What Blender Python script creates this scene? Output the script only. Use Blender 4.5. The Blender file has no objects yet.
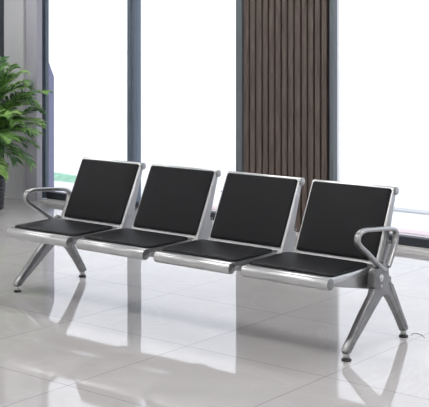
import bpy, bmesh, math, random
from mathutils import Vector, Matrix
random.seed(7)
PI = math.pi
sc = bpy.context.scene
COL = sc.collection

# ------------------------------------------------------------------ materials
def new_mat(name):
    m = bpy.data.materials.new(name); m.use_nodes = True
    nt = m.node_tree; b = nt.nodes['Principled BSDF']
    return m, nt, b

def plain(name, col, rough=0.5, metal=0.0, spec=0.5):
    m, nt, b = new_mat(name)
    b.inputs['Base Color'].default_value = (*col, 1)
    b.inputs['Roughness'].default_value = rough
    b.inputs['Metallic'].default_value = metal
    b.inputs['Specular IOR Level'].default_value = spec
    return m

def noisy(name, c1, c2, scale=(20, 20, 20), rough=0.5, metal=0.0, bump=0.0, detail=4, spec=0.5, nscale=1.0, dist=0.002):
    m, nt, b = new_mat(name)
    tc = nt.nodes.new('ShaderNodeTexCoord'); mp = nt.nodes.new('ShaderNodeMapping')
    mp.inputs['Scale'].default_value = scale
    n = nt.nodes.new('ShaderNodeTexNoise'); n.inputs['Scale'].default_value = nscale; n.inputs['Detail'].default_value = detail
    r = nt.nodes.new('ShaderNodeValToRGB')
    r.color_ramp.elements[0].position = 0.35; r.color_ramp.elements[1].position = 0.65
    r.color_ramp.elements[0].color = (*c1, 1); r.color_ramp.elements[1].color = (*c2, 1)
    L = nt.links.new
    L(tc.outputs['Object'], mp.inputs['Vector']); L(mp.outputs[0], n.inputs['Vector'])
    L(n.outputs['Fac'], r.inputs[0]); L(r.outputs[0], b.inputs['Base Color'])
    b.inputs['Roughness'].default_value = rough; b.inputs['Metallic'].default_value = metal
    b.inputs['Specular IOR Level'].default_value = spec
    if bump:
        bp = nt.nodes.new('ShaderNodeBump'); bp.inputs['Strength'].default_value = bump; bp.inputs['Distance'].default_value = dist
        L(n.outputs['Fac'], bp.inputs['Height']); L(bp.outputs[0], b.inputs['Normal'])
    return m

def floor_material():
    m, nt, b = new_mat('polished_floor_tile')
    L = nt.links.new; N = nt.nodes.new
    def math_(op, a, c=None):
        n = N('ShaderNodeMath'); n.operation = op
        for i, v in enumerate((a, c)):
            if v is None: continue
            if isinstance(v, (int, float)): n.inputs[i].default_value = v
            else: L(v, n.inputs[i])
        return n.outputs[0]
    g = N('ShaderNodeNewGeometry'); sp = N('ShaderNodeSeparateXYZ'); L(g.outputs['Position'], sp.inputs[0])
    P = 0.83
    ux = math_('DIVIDE', math_('SUBTRACT', sp.outputs[0], 0.72), P)
    uy = math_('DIVIDE', math_('SUBTRACT', sp.outputs[1], 0.65), P)
    fx, fy = math_('FRACT', ux), math_('FRACT', uy)
    ex = math_('MINIMUM', fx, math_('SUBTRACT', 1.0, fx)); ey = math_('MINIMUM', fy, math_('SUBTRACT', 1.0, fy))
    e = math_('MINIMUM', ex, ey)
    grout = math_('LESS_THAN', e, 0.0018)
    cell = N('ShaderNodeCombineXYZ'); L(math_('FLOOR', ux), cell.inputs[0]); L(math_('FLOOR', uy), cell.inputs[1])
    wn = N('ShaderNodeTexWhiteNoise'); wn.noise_dimensions = '3D'; L(cell.outputs[0], wn.inputs['Vector'])
    # marble clouds and faint veins, shifted per tile
    off = N('ShaderNodeVectorMath'); off.operation = 'MULTIPLY_ADD'
    L(wn.outputs['Color'], off.inputs[0]); off.inputs[1].default_value = (7, 7, 7); L(g.outputs['Position'], off.inputs[2])
    n1 = N('ShaderNodeTexNoise'); n1.inputs['Scale'].default_value = 2.2; n1.inputs['Detail'].default_value = 6; n1.inputs['Distortion'].default_value = 1.2
    L(off.outputs[0], n1.inputs['Vector'])
    r1 = N('ShaderNodeValToRGB'); L(n1.outputs['Fac'], r1.inputs[0])
    r1.color_ramp.elements[0].position = 0.3; r1.color_ramp.elements[0].color = (0.49, 0.475, 0.473, 1)
    r1.color_ramp.elements[1].position = 0.7; r1.color_ramp.elements[1].color = (0.53, 0.515, 0.513, 1)
    n2 = N('ShaderNodeTexNoise'); n2.inputs['Scale'].default_value = 1.1; n2.inputs['Detail'].default_value = 8; n2.inputs['Distortion'].default_value = 2.5
    L(off.outputs[0], n2.inputs['Vector'])
    v = math_('ABSOLUTE', math_('SUBTRACT', n2.outputs['Fac'], 0.5))
    vein = N('ShaderNodeMapRange'); L(v, vein.inputs['Value']); vein.inputs['From Min'].default_value = 0; vein.inputs['From Max'].default_value = 0.012
    vein.inputs['To Min'].default_value = 0.22; vein.inputs['To Max'].default_value = 0.0
    mx = N('ShaderNodeMix'); mx.data_type = 'RGBA'; L(vein.outputs[0], mx.inputs['Factor']); L(r1.outputs[0], mx.inputs['A'])
    mx.inputs['B'].default_value = (0.64, 0.63, 0.635, 1)
    mg = N('ShaderNodeMix'); mg.data_type = 'RGBA'; L(grout, mg.inputs['Factor']); L(mx.outputs['Result'], mg.inputs['A'])
    mg.inputs['B'].default_value = (0.20, 0.19, 0.195, 1)
    L(mg.outputs['Result'], b.inputs['Base Color'])
    rr = math_('MULTIPLY_ADD', grout, 0.12); nt.nodes[-1].inputs[2].default_value = 0.025
    L(rr, b.inputs['Roughness'])
    b.inputs['IOR'].default_value = 1.6
    # every tile is laid a hair out of level, and its polish waves a little
    tilt = N('ShaderNodeVectorMath'); tilt.operation = 'SUBTRACT'; L(wn.outputs['Color'], tilt.inputs[0]); tilt.inputs[1].default_value = (0.5, 0.5, 0.5)
    sc1 = N('ShaderNodeVectorMath'); sc1.operation = 'MULTIPLY'; L(tilt.outputs[0], sc1.inputs[0]); sc1.inputs[1].default_value = (0.004, 0.002, 0)
    n3 = N('ShaderNodeTexNoise'); n3.inputs['Scale'].default_value = 9; n3.inputs['Detail'].default_value = 2; L(g.outputs['Position'], n3.inputs['Vector'])
    t2 = N('ShaderNodeVectorMath'); t2.operation = 'SUBTRACT'; L(n3.outputs['Color'], t2.inputs[0]); t2.inputs[1].default_value = (0.5, 0.5, 0.5)
    sc2 = N('ShaderNodeVectorMath'); sc2.operation = 'MULTIPLY'; L(t2.outputs[0], sc2.inputs[0]); sc2.inputs[1].default_value = (0.004, 0.002, 0)
    a1 = N('ShaderNodeVectorMath'); L(sc1.outputs[0], a1.inputs[0]); L(sc2.outputs[0], a1.inputs[1])
    a2 = N('ShaderNodeVectorMath'); L(a1.outputs[0], a2.inputs[0]); L(g.outputs['Normal'], a2.inputs[1])
    nm = N('ShaderNodeVectorMath'); nm.operation = 'NORMALIZE'; L(a2.outputs[0], nm.inputs[0])
    L(nm.outputs[0], b.inputs['Normal'])
    return m

def glass_material():
    m = bpy.data.materials.new('clear_window_glass'); m.use_nodes = True
    nt = m.node_tree; nt.nodes.clear(); N = nt.nodes.new; L = nt.links.new
    o = N('ShaderNodeOutputMaterial'); mix = N('ShaderNodeMixShader'); f = N('ShaderNodeFresnel'); f.inputs['IOR'].default_value = 1.25
    t = N('ShaderNodeBsdfTransparent'); t.inputs[0].default_value = (0.97, 0.985, 0.99, 1)
    gl = N('ShaderNodeBsdfGlossy'); gl.inputs['Roughness'].default_value = 0.0
    L(f.outputs[0], mix.inputs[0]); L(t.outputs[0], mix.inputs[1]); L(gl.outputs[0], mix.inputs[2]); L(mix.outputs[0], o.inputs[0])
    return m

def emit(name, col, s):
    m = bpy.data.materials.new(name); m.use_nodes = True
    nt = m.node_tree; nt.nodes.clear()
    o = nt.nodes.new('ShaderNodeOutputMaterial'); e = nt.nodes.new('ShaderNodeEmission')
    e.inputs[0].default_value = (*col, 1); e.inputs[1].default_value = s
    nt.links.new(e.outputs[0], o.inputs[0]); return m

def wood_material():
    m, nt, b = new_mat('dark_brown_wood'); L = nt.links.new; N = nt.nodes.new
    g = N('ShaderNodeTexCoord'); mp = N('ShaderNodeMapping'); mp.inputs['Scale'].default_value = (60, 60, 6)
    n = N('ShaderNodeTexNoise'); n.inputs['Scale'].default_value = 1; n.inputs['Detail'].default_value = 5
    L(g.outputs['Object'], mp.inputs[0]); L(mp.outputs[0], n.inputs['Vector'])
    r = N('ShaderNodeValToRGB'); L(n.outputs['Fac'], r.inputs[0])
    r.color_ramp.elements[0].position = 0.3; r.color_ramp.elements[0].color = (0.088, 0.068, 0.060, 1)
    r.color_ramp.elements[1].position = 0.7; r.color_ramp.elements[1].color = (0.155, 0.124, 0.108, 1)
    L(r.outputs[0], b.inputs['Base Color']); b.inputs['Roughness'].default_value = 0.6; b.inputs['Specular IOR Level'].default_value = 0.25
    return m

M = dict(
    steel=noisy('silver_steel', (0.54, 0.545, 0.55), (0.62, 0.625, 0.63), (8, 8, 8), 0.28, 0.92),
    steel_rim=plain('bright_steel_edge', (0.58, 0.585, 0.59), 0.3, 0.88),
    cast=noisy('cast_aluminium', (0.24, 0.24, 0.245), (0.30, 0.30, 0.305), (30, 30, 30), 0.33, 0.9),
    cast_dark=plain('dark_cast_aluminium', (0.16, 0.16, 0.17), 0.4, 0.8),
    leather=noisy('black_leather', (0.005, 0.0055, 0.0075), (0.008, 0.0085, 0.0105), (300, 300, 300), 0.45, 0.0, 0.25, spec=0.2),
    arm=plain('satin_grey_steel', (0.40, 0.40, 0.405), 0.30, 0.9),
    clamp=plain('grey_cast_aluminium', (0.20, 0.20, 0.205), 0.38, 0.85),
    rubber=plain('black_rubber', (0.015, 0.015, 0.016), 0.5),
    floor=floor_material(), glass=glass_material(), wood=wood_material(),
    wood_back=plain('dark_backing_board', (0.022, 0.016, 0.015), 0.8),
    frame=noisy('blue_grey_aluminium_frame', (0.12, 0.155, 0.195), (0.13, 0.165, 0.21), (5, 5, 2), 0.42, 0.2),
    frame_dark=plain('dark_frame_gasket', (0.02, 0.024, 0.034), 0.5),
    panel_frame=plain('grey_green_metal_trim', (0.13, 0.155, 0.17), 0.45, 0.2),
    wall=noisy('lavender_grey_wall_panel', (0.38, 0.375, 0.43), (0.41, 0.405, 0.46), (6, 6, 1), 0.55),
    pilaster=noisy('light_grey_wall_panel', (0.43, 0.435, 0.455), (0.46, 0.465, 0.485), (6, 6, 1), 0.55),
    white=plain('white_paint', (0.78, 0.78, 0.78), 0.7),
    sidewall=plain('grey_paint', (0.74, 0.74, 0.75), 0.7),
    kerb=noisy('grey_stone_threshold', (0.56, 0.55, 0.545), (0.62, 0.61, 0.605), (8, 8, 8), 0.5),
    paving=noisy('white_outdoor_paving', (0.86, 0.87, 0.88), (0.92, 0.92, 0.93), (3, 3, 3), 0.8),
    pavegrey=plain('grey_paving_strip', (0.62, 0.63, 0.64), 0.8),
    pavepink=plain('pink_paving_strip', (0.86, 0.72, 0.73), 0.8),
    hedge=noisy('pale_green_grass', (0.30, 0.62, 0.42), (0.50, 0.80, 0.60), (9, 9, 9), 0.8),
    farwall=plain('lavender_render', (0.25, 0.25, 0.36), 0.8),
    palewall=plain('pale_blue_render', (0.80, 0.86, 0.93), 0.8),
    pot=plain('black_glazed_pot', (0.02, 0.02, 0.024), 0.3),
    soil=noisy('dark_soil', (0.02, 0.014, 0.01), (0.05, 0.035, 0.025), (60, 60, 60), 0.9, bump=0.6),
    stem=noisy('green_stem', (0.10, 0.17, 0.04), (0.17, 0.25, 0.07), (30, 30, 30), 0.5),
    lamp=emit('ceiling_lamp_diffuser', (1.0, 0.985, 0.965), 12.5),
    cable=plain('grey_cable', (0.35, 0.34, 0.33), 0.5),
)
def leaf_mat(name, a, b_):
    m = noisy(name, a, b_, (14, 14, 14), 0.45)
    b = m.node_tree.nodes['Principled BSDF']
    b.inputs['Transmission Weight'].default_value = 0.0
    return m
LEAF = [leaf_mat('leaf_green', (0.14, 0.30, 0.06), (0.24, 0.45, 0.12)),
        leaf_mat('leaf_dark_green', (0.045, 0.13, 0.04), (0.10, 0.24, 0.08)),
        leaf_mat('leaf_bright_green', (0.26, 0.48, 0.11), (0.40, 0.62, 0.20))]

# ------------------------------------------------------------------ helpers
def tag(o, label=None, cat=None, group=None, kind=None):
    if label: o['label'] = label
    if cat: o['category'] = cat
    if group: o['group'] = group
    if kind: o['kind'] = kind
    return o
def empty(name, loc=(0, 0, 0)):
    o = bpy.data.objects.new(name, None); o.location = loc; COL.objects.link(o); return o
def obj(name, bm, mat, parent=None, smooth=False, loc=None):
    bmesh.ops.recalc_face_normals(bm, faces=bm.faces[:])
    me = bpy.data.meshes.new(name); bm.to_mesh(me); bm.free()
    me.materials.append(mat)
    o = bpy.data.objects.new(name, me); COL.objects.link(o)
    if smooth:
        for p in me.polygons: p.use_smooth = True
        try: me.set_sharp_from_angle(angle=math.radians(38))
        except Exception: pass
    if loc: o.location = loc
    if parent: o.parent = parent
    return o
def box(bm, x0, x1, y0, y1, z0, z1, bev=0.0, seg=2):
    n0 = len(bm.verts)
    r = bmesh.ops.create_cube(bm, size=1)
    for v in r['verts']:
        v.co = Vector(((x0+x1)/2 + v.co.x*(x1-x0), (y0+y1)/2 + v.co.y*(y1-y0), (z0+z1)/2 + v.co.z*(z1-z0)))
    if bev:
        es = list({e for v in r['verts'] for e in v.link_edges})
        bmesh.ops.bevel(bm, geom=es, offset=bev, segments=seg, affect='EDGES', profile=0.5)
def prism(bm, pts, x0, x1, bev=0.0, seg=2):
    """closed (y,z) outline extruded along X"""
    a = [bm.verts.new((x0, p[0], p[1])) for p in pts]; b = [bm.verts.new((x1, p[0], p[1])) for p in pts]
    n = len(pts); fs = [bm.faces.new(a), bm.faces.new(b[::-1])]
    for i in range(n): fs.append(bm.faces.new((a[i], b[i], b[(i+1) % n], a[(i+1) % n])))
    bmesh.ops.recalc_face_normals(bm, faces=fs)
    if bev:
        es = list({e for f in fs[:2] for e in f.edges})
        bmesh.ops.bevel(bm, geom=es, offset=bev, segments=seg, affect='EDGES', profile=0.5)
def cyl(bm, p0, p1, r, seg=20, r2=None, cap=True, bev=0.0):
    p0, p1 = Vector(p0), Vector(p1); d = (p1-p0)
    q = d.to_track_quat('Z', 'Y').to_matrix().to_4x4()
    if r2 is None: r2 = r
    prof = [(r, 0), (r2, d.length)] if not bev else [(r-bev, 0), (r-bev*.3, bev*.3), (r, bev), (r2, d.length-bev), (r2-bev*.3, d.length-bev*.3), (r2-bev, d.length)]
    rings = []
    for rr, h in prof:
        rings.append([bm.verts.new(p0 + (q @ Vector((rr*math.cos(2*PI*i/seg), rr*math.sin(2*PI*i/seg), h)))) for i in range(seg)])
    for a, b in zip(rings, rings[1:]):
        for i in range(seg): bm.faces.new((a[i], a[(i+1) % seg], b[(i+1) % seg], b[i]))
    if cap: bm.faces.new(rings[0][::-1]); bm.faces.new(rings[-1])
def lathe(bm, prof, c=(0, 0, 0), seg=40):
    rings = [[bm.verts.new((c[0]+r*math.cos(2*PI*i/seg), c[1]+r*math.sin(2*PI*i/seg), c[2]+z)) for i in range(seg)] for r, z in prof]
    for a, b in zip(rings, rings[1:]):
        for i in range(seg): bm.faces.new((a[i], a[(i+1) % seg], b[(i+1) % seg], b[i]))
    bm.faces.new(rings[0][::-1]); bm.faces.new(rings[-1])
def catmull(pts, n=8, closed=False):
    out = []; P = [Vector(p) for p in pts]; m = len(P)
    rng = range(m) if closed else range(m-1)
    for i in rng:
        if closed: a, b, c, d = P[(i-1) % m], P[i], P[(i+1) % m], P[(i+2) % m]
        else: a, b, c, d = P[max(i-1, 0)], P[i], P[i+1], P[min(i+2, m-1)]
        for k in range(n):
            t = k/n
            out.append(0.5*((2*b) + (c-a)*t + (2*a-5*b+4*c-d)*t*t + (3*b-a-3*c+d)*t**3))
    if not closed: out.append(P[-1])
    return out
def sweep(bm, pts, ru, rv, side=Vector((1, 0, 0)), seg=12, closed=False, sq=1.0):
    """tube with elliptical section: half-size ru in the plane of the path, rv along side"""
    n = len(pts); rings = []
    for i, p in enumerate(pts):
        if closed: t = pts[(i+1) % n]-pts[i-1]
        else: t = pts[min(i+1, n-1)]-pts[max(i-1, 0)]
        t = t.normalized(); s = (side - t*side.dot(t)).normalized(); u = s.cross(t)
        R = ru[i] if isinstance(ru, (list, tuple)) else ru; V = rv[i] if isinstance(rv, (list, tuple)) else rv
        ring = []
        for k in range(seg):
            a = 2*PI*k/seg; ca, sa = math.cos(a), math.sin(a)
            ca = math.copysign(abs(ca)**sq, ca); sa = math.copysign(abs(sa)**sq, sa)
            ring.append(bm.verts.new(p + u*R*ca + s*V*sa))
        rings.append(ring)
    rng = range(n) if closed else range(n-1)
    for i in rng:
        a, b = rings[i], rings[(i+1) % n]
        for k in range(seg): bm.faces.new((a[k], a[(k+1) % seg], b[(k+1) % seg], b[k]))
    if not closed: bm.faces.new(rings[0][::-1]); bm.faces.new(rings[-1])

def cushion(bm, w, h, t, rad, M4, puff=0.004):
    """rounded-corner pad: w by h in its own plane, thickness t along local +Z, placed by matrix M4 (origin at pad centre underside)"""
    out = []
    for cx, cy, a0 in ((w/2-rad, h/2-rad, 0), (-w/2+rad, h/2-rad, PI/2), (-w/2+rad, -h/2+rad, PI), (w/2-rad, -h/2+rad, 1.5*PI)):
        for k in range(7):
            a = a0 + PI/2*k/6; out.append((cx+rad*math.cos(a), cy+rad*math.sin(a)))
    lay = [(0.003, 0), (0, t*.2), (0, t*.6), (.003, t*.82), (.009, t*.95), (.018, t), (.05, t+puff*.6), (.11, t+puff), (w*.38, t+puff*1.05)]
    rings = []
    for ins, z in lay:
        sx, sy = 1-2*ins/w, 1-2*min(ins, h*.45)/h
        rings.append([bm.verts.new(M4 @ Vector((x*sx, y*sy, z))) for x, y in out])
    n = len(out)
    for a, b in zip(rings, rings[1:]):
        for i in range(n): bm.faces.new((a[i], a[(i+1) % n], b[(i+1) % n], b[i]))
    bm.faces.new(rings[0][::-1]); bm.faces.new(rings[-1])

# ------------------------------------------------------------------ the room
X0, X1, Y0, YW, H = -4.2, 7.6, -6.6, 2.85, 3.2
def struct(name, bm, mat, parent=None, **k):
    o = obj(name, bm, mat, parent, **k)
    if not parent: o['kind'] = 'structure'
    return o
b = bmesh.new(); box(b, X0, X1, Y0, 2.73, -0.12, 0); struct('floor', b, M['floor'])
b = bmesh.new(); box(b, X0-.1, X1+.1, Y0-.1, YW+.2, H, H+.12); struct('ceiling', b, M['white'])
b = bmesh.new(); box(b, X0-.12, X0, Y0, YW+.12, -0.12, H); struct('wall_left', b, M['sidewall'])
b = bmesh.new(); box(b, X1, X1+.12, Y0, YW+.12, -0.12, H); struct('wall_right', b, M['white'])
b = bmesh.new(); box(b, X0-.12, X1+.12, Y0-.12, Y0, -0.12, H); struct('wall_front', b, M['white'])
b = bmesh.new()                                           # back wall: solid at left, strip behind the slats, header over the glass
box(b, X0, -2.72, 2.73, 2.80, -0.12, H)
box(b, X0, -2.90, 2.80, 3.0, -0.12, H)
struct('wall_back', b, M['wall'])
b = bmesh.new(); box(b, -0.42, 0.44, 2.86, 3.0, -0.12, 3.0); struct('wall_back_pier', b, M['sidewall'])
b = bmesh.new(); box(b, -2.90, X1, 2.83, 3.0, 3.0, H); struct('wall_back_header', b, M['white'])
b = bmesh.new(); box(b, -3.145, -2.872, 2.70, 2.73, 0, H, .004); struct('trim_1', b, M['pilaster'])     # light cladding panel
b = bmesh.new(); box(b, -3.27, -3.16, 2.71, 2.73, 0, H); struct('trim_2', b, M['frame_dark'])         # dark joint beside it
b = bmesh.new(); box(b, -2.715, X1, 2.73, 2.93, -0.12, 0.014, .003); struct('trim_3', b, M['kerb'])       # stone threshold under the glass

def window(i, xa, xb, fw=0.075, fd=0.10, rw=0.022, gasket=False):
    w = tag(empty('window_%d' % i, ((xa+xb)/2, YW, 0)), kind='structure')
    ox, oy = (xa+xb)/2, YW
    b = bmesh.new()
    if fw:
        box(b, xa-ox, xa-ox+fw, 0, fd, 0.014, 3.0, .004)
        box(b, xa-ox+fw*.38, xa-ox+fw*.62, -0.008, 0.002, 0.014, 3.0, .002)
    if rw: box(b, xb-ox-rw, xb-ox, .02, max(fd, .06), 0.014, 3.0, .003)
    box(b, xa-ox+fw, xb-ox-rw, .012, .1, 2.93, 3.0, .003)
    obj('window_frame', b, M['frame'], w)
    b = bmesh.new(); box(b, xa-ox+fw, xb-ox-rw, .005, .08, 0.014, 0.078, .004)
    obj('bottom_rail', b, M['frame_dark'], w)
    b = bmesh.new(); box(b, xa-ox+fw, xb-ox-rw, .04, .048, 0.078, 2.93)
    obj('window_glass', b, M['glass'], w)
    if gasket:
        b = bmesh.new(); box(b, xa-ox-.12, xa-ox, -.03, .06, 0.014, 3.0, .003)
        obj('gasket', b, M['frame_dark'], w)
window(1, -2.775, -1.68, .045, .045, gasket=True)
window(2, -1.68, -0.42, rw=0)
window(3, 0.503, 2.9, fw=0)
window(4, 2.9, 5.2)
window(5, 5.2, 7.6)

# slatted wood panel between the windows
sp = tag(empty('slatted_wall_panel', (0, 2.86, 0)), 'dark brown vertical wood slat panel framed in grey between two tall windows', 'wall panel')
b = bmesh.new(); box(b, -.385, .478, -.012, 0, 0.0, 3.0); obj('backing_board', b, M['wood_back'], sp)
b = bmesh.new()
x = -.368
while x < .43:
    wd = random.choice((.046, .050, .044))
    box(b, x, min(x+wd, .447), -.040, -.012, 0.0, 3.0, .003, 1); x += wd+.0165
obj('slats', b, M['wood'], sp)
for xa, xb in ((-.432, -.372), (.472, .506)):
    b = bmesh.new(); box(b, xa, xb, -.06, .0, 0.0, 3.0, .003); obj('side_trim', b, M['panel_frame'], sp)

# ------------------------------------------------------------------ ceiling lamps
places = [(x, y) for y in (-4.6, -1.5, 1.6) for x in (-2.9, .3, 3.2, 6.1)]
where = {(-4.6): 'in the row farthest from windows', (-1.5): 'in the middle row', (1.6): 'in the row nearest the windows'}
col_w = {-2.9: 'by the left wall', .3: 'second from left wall', 3.2: 'third from left wall', 6.1: 'by the right wall'}
for i, (x, y) in enumerate(places):
    r = tag(empty('ceiling_light', (x, y, H)), 'flat ceiling light %s, %s' % (where[y], col_w[x]), 'ceiling light', 'flat ceiling light panels')
    b = bmesh.new()
    for q in ((-.62, .62, -.32, -.30), (-.62, .62, .30, .32), (-.62, -.60, -.30, .30), (.60, .62, -.30, .30)): box(b, *q, -.03, -.0005)
    obj('lamp_frame', b, M['white'], r)
    b = bmesh.new(); box(b, -.60, .60, -.30, .30, -.02, -.006); obj('lamp_diffuser', b, M['lamp'], r)

# ------------------------------------------------------------------ the bench
P_, W_ = 0.587, 0.546
bench = tag(empty('waiting_bench', (1.15, 0.35, 0)), 'four seat silver steel waiting room bench with black padded seats and backs', 'bench')
OFF = Vector((-1.15, -0.35, 0))
def part(name, bm, mat, parent, smooth=True):
    """geometry is written in room coordinates; only first-level parts get the offset of the root"""
    for v in bm.verts: v.co += OFF
    return obj(name, bm, mat, parent, smooth)
def arc(cy, cz, r, a0, a1, n):
    return [(cy+r*math.cos(math.radians(a0+(a1-a0)*k/n)), cz+r*math.sin(math.radians(a0+(a1-a0)*k/n))) for k in range(n+1)]

# beam under the seats
b = bmesh.new(); box(b, -.012, 2.308, .345, .415, .305, .362, .006); part('beam', b, M['cast'], bench)

BY0, BZ0, BY1, BZ1 = .415, .402, .597, .782          # front face of the back, bottom and top
sl = Vector((0, BY1-BY0, BZ1-BZ0)); SLEN = sl.length; su = sl.normalized(); sn = Vector((0, -su.z, su.y))  # up the back, out of its front

for k in range(4):
    xa, xb = k*P_, k*P_+W_
    # seat pan: rolled front edge, top sheet, folded sides
    b = bmesh.new()
    roll = arc(.002, .3795, .0300, 92, 325, 16)
    prof = roll + [(.045, .378), (.30, .372), (.40, .385), (.432, .402), (.440, .415), (.425, .4135), (.395, .4075), (.20, .4055), (.05, .408)]
    xp, xq = xa+(.014 if k else 0), xb-(.026 if k < 3 else .018)
    prism(b, prof, xp, xq, .003, 2)
    seat = part('seat', b, M['steel'], bench)
    for sx, nm in ((xp+.002, 'l'), (xq-.018, 'r')):
        b = bmesh.new(); prism(b, [(.010, .368), (.06, .357), (.358, .296), (.365, .398), (.02, .398)], sx, sx+.016, .003)
        for v in b.verts: v.co += OFF
        obj('side_bracket', b, M['arm'], seat, True)
    # round end caps of the rolled edge
    for xx, d in ((xp, -1), (xq, 1)):
        b = bmesh.new()
        cyl(b, (xx-.002*d, .002, .3795), (xx+.003*d, .002, .3795), .0278, 24, bev=.001)
        for v in b.verts: v.co += OFF
        obj('end_cap', b, M['cast'], seat, True)
    b = bmesh.new()
    Mx = Matrix.Translation(Vector((xa+.266, .1995, .4060))) @ Matrix.Rotation(math.radians(0.4), 4, 'X')
    cushion(b, .508, .350, .0175, .028, Mx, .004)
    for v in b.verts: v.co += OFF
    tag(obj('seat_cushion', b, M['leather'], seat, True), 'black leather seat cushion')
    # backrest: thin sheet with raised rim, flanged sides, rolled top
    b = bmesh.new()
    th = .010
    def bp(u, n): return Vector((0, BY0, BZ0)) + su*u + sn*n
    prof = [bp(-.012, 0), bp(SLEN-.012, 0), bp(SLEN-.002, -.004), bp(SLEN, -.014), bp(SLEN-.02, -.018), bp(SLEN-.03, -.012), bp(-.012, -.010)]
    xl, xr = xa+.035, xa+.035+.494+.008
    prism(b, [(p.y, p.z) for p in prof], xl, xr, .002, 1)
    rw, rh = .0085, .007                              # rim strips
    for (ua, ub, x0_, x1_) in ((-.006, SLEN-.006, xl, xl+rw), (-.006, SLEN-.006, xr-rw, xr), (SLEN-.016, SLEN-.006, xl+rw, xr-rw), (-.012, .014, xl+rw, xr-rw)):
        q = [bp(ua, 0), bp(ub, 0), bp(ub, rh), bp(ua, rh)]
        prism(b, [(p.y, p.z) for p in q], x0_, x1_, .0015, 1)
    back = part('backrest', b, M['steel_rim'], bench)
    b = bmesh.new(); cyl(b, (xl+.002, .609, .762), (xr+.002, .609, .762), .0205, 24, bev=.002)
    for v in b.verts: v.co += OFF
    obj('top_tube', b, M['steel'], back, True)
    for ca, cb in ((xl-.002, xl+.006), (xr-.002, xr+.008)):
        b = bmesh.new(); cyl(b, (ca, .609, .762), (cb, .609, .762), .0215, 24, bev=.003)
        for v in b.verts: v.co += OFF
        obj('tube_cap', b, M['arm'], back, True)
    for sx in (xl, xr-.012):
        b = bmesh.new()
        g = [(.418, .392), (.596, .765), (.610, .770), (.608, .735), (.570, .620), (.538, .520), (.545, .500), (.556, .498), (.548, .440), (.535, .385), (.50, .36), (.43, .36)]
        prism(b, g, sx, sx+.012, .002, 1)
        rp = [(.560, .700), (.575, .700), (.535, .560), (.528, .560)]   # pressed rib on the plate
        prism(b, [(.555, .690), (.578, .700), (.505, .470), (.480, .470)], sx-.002, sx+.014, .002, 1)
        for v in b.verts: v.co += OFF
        obj('side_plate', b, M['arm'], back, True)
        b = bmesh.new(); cyl(b, (sx-.003, .547, .506), (sx+.016, .547, .506), .0085, 14, bev=.001)
        for v in b.verts: v.co += OFF
        obj('bolt', b, M['clamp'], back, True)
    b = bmesh.new()
    R3 = Matrix((Vector((1, 0, 0)), su, sn)).transposed().to_4x4()
    Mx = Matrix.Translation(Vector(((xl+xr)/2, 0, 0)) + bp(SLEN/2+.006, .0005)) @ R3
    cushion(b, (xr-xl)-.018, SLEN-.036, .018, .013, Mx, .004)
    for v in b.verts: v.co += OFF
    tag(obj('back_cushion', b, M['leather'], back, True), 'black leather back cushion')
    if k < 3:                                          # cast link holding neighbouring seats on the beam
        b = bmesh.new()
        prism(b, [(.09, .385), (.30, .375), (.34, .380), (.43, .39), (.45, .36), (.43, .30), (.33, .30), (.28, .335), (.11, .362)], xq+.004, xa+P_+.010, .004)
        part('seat_link', b, M['cast_dark'], bench)

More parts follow.
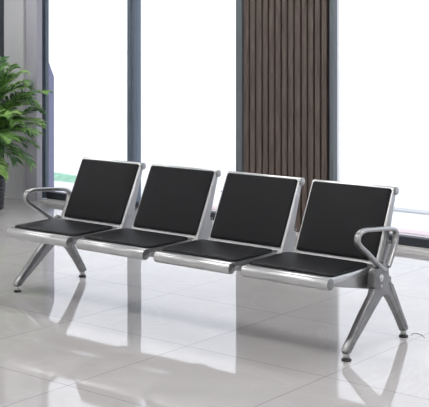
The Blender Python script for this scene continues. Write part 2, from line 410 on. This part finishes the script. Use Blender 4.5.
# Y-shaped cast legs, with levelling feet
def leg(xc, ax, ay):
    t = .018
    def chain(pts, w0):
        return pts
    b = bmesh.new()
    outline = [(.330, .285), (.345, .350), (.400, .400), (.440, .428), (.460, .405), (.462, .385), (.480, .378), (.483, .352), (.503, .342), (.505, .315), (.525, .300),
               (.560, .245), (.605, .170), (.660, .085), (.682, .045), (.674, .034), (.640, .034), (.628, .050), (.576, .125), (.510, .205), (.466, .250), (.440, .260), (.412, .250),
               (.340, .200), (.250, .134), (.165, .073), (.130, .044), (.118, .034), (.088, .034), (.078, .048), (.092, .070), (.150, .120), (.230, .200)]
    prism(b, outline, xc-t, xc+t, .007, 3)
    # raised ribs running down both legs on each face
    for s in (-1, 1):
        xo = xc+s*(t-.001)
        sweep(b, catmull([(xo, .365, .345), (xo, .325, .255), (xo, .235, .165), (xo, .118, .062)], 6),   .010, .005, seg=10)
        sweep(b, catmull([(xo, .480, .320), (xo, .520, .250), (xo, .585, .155), (xo, .652, .060)], 6), .009, .005, seg=10)
    L = part('leg', b, M['cast'], bench)
    for y in (.103, .657):
        b = bmesh.new()
        lathe(b, [(.0235, 0.0), (.0245, .003), (.0245, .007), (.021, .010), (.012, .013)], (xc, y, 0), 28)
        for v in b.verts: v.co += OFF
        F = obj('levelling_foot', b, M['rubber'], L, True)
        b = bmesh.new(); lathe(b, [(.011, .011), (.015, .015), (.0165, .021), (.0165, .030), (.013, .040), (.008, .046)], (xc, y, 0), 28)
        for v in b.verts: v.co += OFF
        obj('foot_socket', b, M['steel'], L, True)
    out = 1 if xc > 1 else -1
    b = bmesh.new()                                  # clamp block with its bolt on both faces
    prism(b, [(.322, .318), (.328, .385), (.345, .402), (.395, .408), (.425, .395), (.432, .345), (.420, .300), (.385, .292), (.345, .298)], xc-.022, xc+.022, .008, 3)
    for v in b.verts: v.co += OFF
    obj('clamp', b, M['clamp'], L, True)
    b = bmesh.new(); cyl(b, (xc-.027, .392, .352), (xc+.027, .392, .352), .019, 20, bev=.002)
    cyl(b, (xc-.031, .392, .352), (xc+.031, .392, .352), .009, 6)
    cyl(b, (xc-.026, .395, .312), (xc+.026, .395, .312), .008, 14, bev=.001)
    for v in b.verts: v.co += OFF
    obj('bolt', b, M['steel'], L, True)
    # armrest loop
    P = [(.440, .385), (.412, .398), (.345, .440), (.272, .489), (.208, .530), (.180, .556), (.180, .584), (.205, .602), (.25, .607), (.34, .600), (.45, .589), (.510, .580), (.542, .566), (.550, .540), (.532, .490), (.500, .430), (.478, .395)]
    b = bmesh.new()
    pts = catmull([(xc+ax, y+ay*min(1, max(0, (z-.39)/.1)), z) for y, z in P], 6)
    sweep(b, pts, .0115, .017, seg=16, sq=.75)
    box(b, xc-.0155, xc+.0155, .424, .488, .375, .405, .006)
    part('armrest', b, M['arm'], bench)
leg(-.034, 0, -.012)
leg(2.316, .010, .010)
bpy.context.view_layer.update()

# ------------------------------------------------------------------ potted palm
PX, PY = -2.735, 2.165
palm = tag(empty('potted_palm', (PX, PY, 0)), 'leafy green palm in a black ribbed pot by the grey wall at left', 'plant')
b = bmesh.new()
prof = [(.120, 0)]
z = .004
while z < .375:
    rr = .125 + .045*(z/.38)
    prof += [(rr, z), (rr+.006, z+.006), (rr+.006, z+.020), (rr, z+.026)]; z += .034
prof += [(.176, .380), (.180, .392), (.176, .400), (.160, .400), (.156, .360), (.02, .360)]
lathe(b, prof, seg=48); obj('pot', b, M['pot'], palm, True)
b = bmesh.new(); lathe(b, [(.150, .355), (.154, .366), (.10, .372), (.02, .376)]); obj('soil', b, M['soil'], palm, True)
# canes
canes = []
for i in range(5):
    a = i*2*PI/5+.4; r0 = .05; x0, y0 = r0*math.cos(a), r0*math.sin(a); hh = (.78, .62, .70, .52, .86)[i]
    x1, y1 = x0*1.8, y0*1.8
    b = bmesh.new(); sweep(b, catmull([(x0, y0, .36), ((x0+x1)/2*1.05, (y0+y1)/2, .36+(hh-.36)*.5), (x1, y1, hh)], 6), .010, .010, seg=10)
    obj('cane', b, M['stem'], palm, True); canes.append(Vector((x1, y1, hh)))
def frond(base, tip, mat, width=.15, n=24):
    d = tip-base; L = d.length
    mid = base + d*.5 + Vector((0, 0, .10*L + .12*max(0, .5-d.z)))
    pts = catmull([base, base*.6+mid*.4+Vector((0, 0, .03)), mid, tip*.65+mid*.35+Vector((0, 0, .02)), tip], 8)
    b = bmesh.new()
    m = len(pts); rad = [.0035*(1-.7*i/(m-1)) for i in range(m)]
    sweep(b, pts, rad, rad, Vector((.3, .9, .1)), 6)
    for i in range(n):
        t = .16 + .84*i/(n-1); f = t*(m-1); j = min(int(f), m-2); p = pts[j].lerp(pts[j+1], f-j)
        ta = (pts[j+1]-pts[j]).normalized(); side = ta.cross(Vector((0, 0, 1)))
        if side.length < .1: side = Vector((1, 0, 0))
        side.normalize(); up = side.cross(ta)
        wl = width*(math.sin(PI*min(1, .12+.80*t))**.7)*random.uniform(.85, 1.1)+.02
        for s in (-1, 1):
            dr = (side*s*.85 + ta*random.uniform(.55, .85) + up*random.uniform(.0, .3)).normalized()
            wv = ta.cross(dr).cross(dr).normalized()*random.uniform(.0085, .012)
            nn = dr.cross(wv).normalized()*.0025
            a_ = p; c_ = p+dr*wl*.55+Vector((0, 0, -.006)); e_ = p+dr*wl+Vector((0, 0, -.03*random.uniform(.6, 1.6)))
            v = [b.verts.new(q) for q in (a_+wv*.3, a_-wv*.3, c_+wv+nn, c_-wv+nn, c_-nn, e_)]
            for q in ((0, 2, 4), (0, 4, 1), (1, 4, 3), (2, 5, 4), (4, 5, 3)): b.faces.new([v[x] for x in q])
    obj('frond', b, mat, palm)
tips = [(.52,.21,1.15,0), (.26,.40,.90,1), (.24,.34,.56,0), (.37,.16,.44,1), (.25,.20,1.37,2), (.21,.14,1.42,0), (.29,.31,.99,2), (.30,.36,.77,2), (.33,.03,.45,1),
        (.48,.14,.70,0), (.02,.20,1.33,0), (.28,.19,1.05,2), (.14,.26,.71,1), (.40,.09,1.26,0), (.38,-.05,.92,2), (.44,-.12,.66,0), (.22,-.16,.52,1), (.16,.02,.95,0), (.30,.05,.80,0),
        (-.40,.10,1.20,0), (-.45,-.15,.95,1), (-.30,.30,1.05,2), (-.42,.05,.70,0), (-.10,-.35,.85,0), (.08,-.38,1.10,2), (-.25,-.30,1.25,0), (-.35,.25,.80,1), (.05,.10,1.45,0), (-.15,.0,1.42,2), (.10,.38,1.10,1)]
extra = [(t[0]*random.uniform(.6, .95), t[1]+random.uniform(-.14, .14), t[2]+random.uniform(-.12, .10), (t[3]+1) % 3) for t in tips]
for x, y, z, mi in tips+extra:
    z -= .14*max(0, z-.75)/.6
    tip = Vector((x, y, z)); base = min(canes, key=lambda c: abs((tip.z-c.z)-.22)+.5*(Vector((tip.x-c.x, tip.y-c.y, 0))).length)
    frond(base, tip, LEAF[mi])

# thin wire by the rear foot
b = bmesh.new()
sweep(b, catmull([(2.335, .70, .002), (2.325, .735, .002), (2.345, .755, .002), (2.385, .735, .002), (2.415, .70, .002)], 8), .0015, .0015, Vector((0, 0, 1)), 6)
tag(obj('floor_wire', b, M['cable'], None, True), 'thin grey wire curled on the floor behind the nearest rear foot of the bench', 'wire')

# ------------------------------------------------------------------ outdoors
b = bmesh.new(); box(b, -60, 40, 2.93, 70, -.20, -.05); struct('outdoor_paving', b, M['paving'])
b = bmesh.new(); box(b, -2, 14, 4.58, 4.72, -.05, -.035); struct('outdoor_grey_strip', b, M['pavegrey'])
b = bmesh.new(); box(b, -2, 14, 3.60, 3.74, -.05, -.035); struct('outdoor_pink_strip', b, M['pavepink'])
b = bmesh.new()                                       # low grass bank seen through the left pane
NX, NY = 24, 8
rows = []
for i in range(NX+1):
    u = i/NX; row = []
    for j in range(NY+1):
        v = j/NY
        hgt = .06*math.sin(PI*v)**.8*(1-.75*u)*min(1, u*9+.3)+random.uniform(-.006, .006)
        row.append(b.verts.new((-4.25+u*.95, 4.15+v*.35, -.05+max(0, hgt))))
    rows.append(row)
for i in range(NX):
    for j in range(NY): b.faces.new((rows[i][j], rows[i+1][j], rows[i+1][j+1], rows[i][j+1]))
ret = bmesh.ops.extrude_face_region(b, geom=b.faces[:])
for v in [g for g in ret['geom'] if isinstance(g, bmesh.types.BMVert)]: v.co.z = -.052
tag(obj('grass_bank', b, M['hedge'], None, True), 'low pale green grass bank on the white paving outside the left window', 'grass')
b = bmesh.new()
prism(b, [(3.30, -.05), (3.30, 1.46), (3.335, 1.37), (3.45, 1.13), (3.45, -.05)], -3.75, -3.245, .003)
tag(obj('outdoor_pillar', b, M['farwall']), 'lavender grey pillar with sloping top seen just outside the left window frame', 'pillar')

# ------------------------------------------------------------------ light and camera
w = bpy.data.worlds.new('sky'); sc.world = w; w.use_nodes = True
bg = w.node_tree.nodes['Background']; bg.inputs[0].default_value = (0.905, 0.918, 1.0, 1); bg.inputs[1].default_value = 1.68

cam = bpy.data.cameras.new('camera'); co = bpy.data.objects.new('camera', cam); COL.objects.link(co)
co.location = (5.284, -4.632, 1.585); co.rotation_euler = (PI/2, 0, .674)
cam.sensor_width = 36; cam.lens = 1151.758/429*36; cam.shift_y = (31.701-203.5)/429; cam.clip_end = 300
sc.camera = co
vs = sc.view_settings
vs.view_transform = 'Standard'; vs.look = 'None'; vs.exposure = 0.0; vs.gamma = 1.0; vs.use_curve_mapping = False
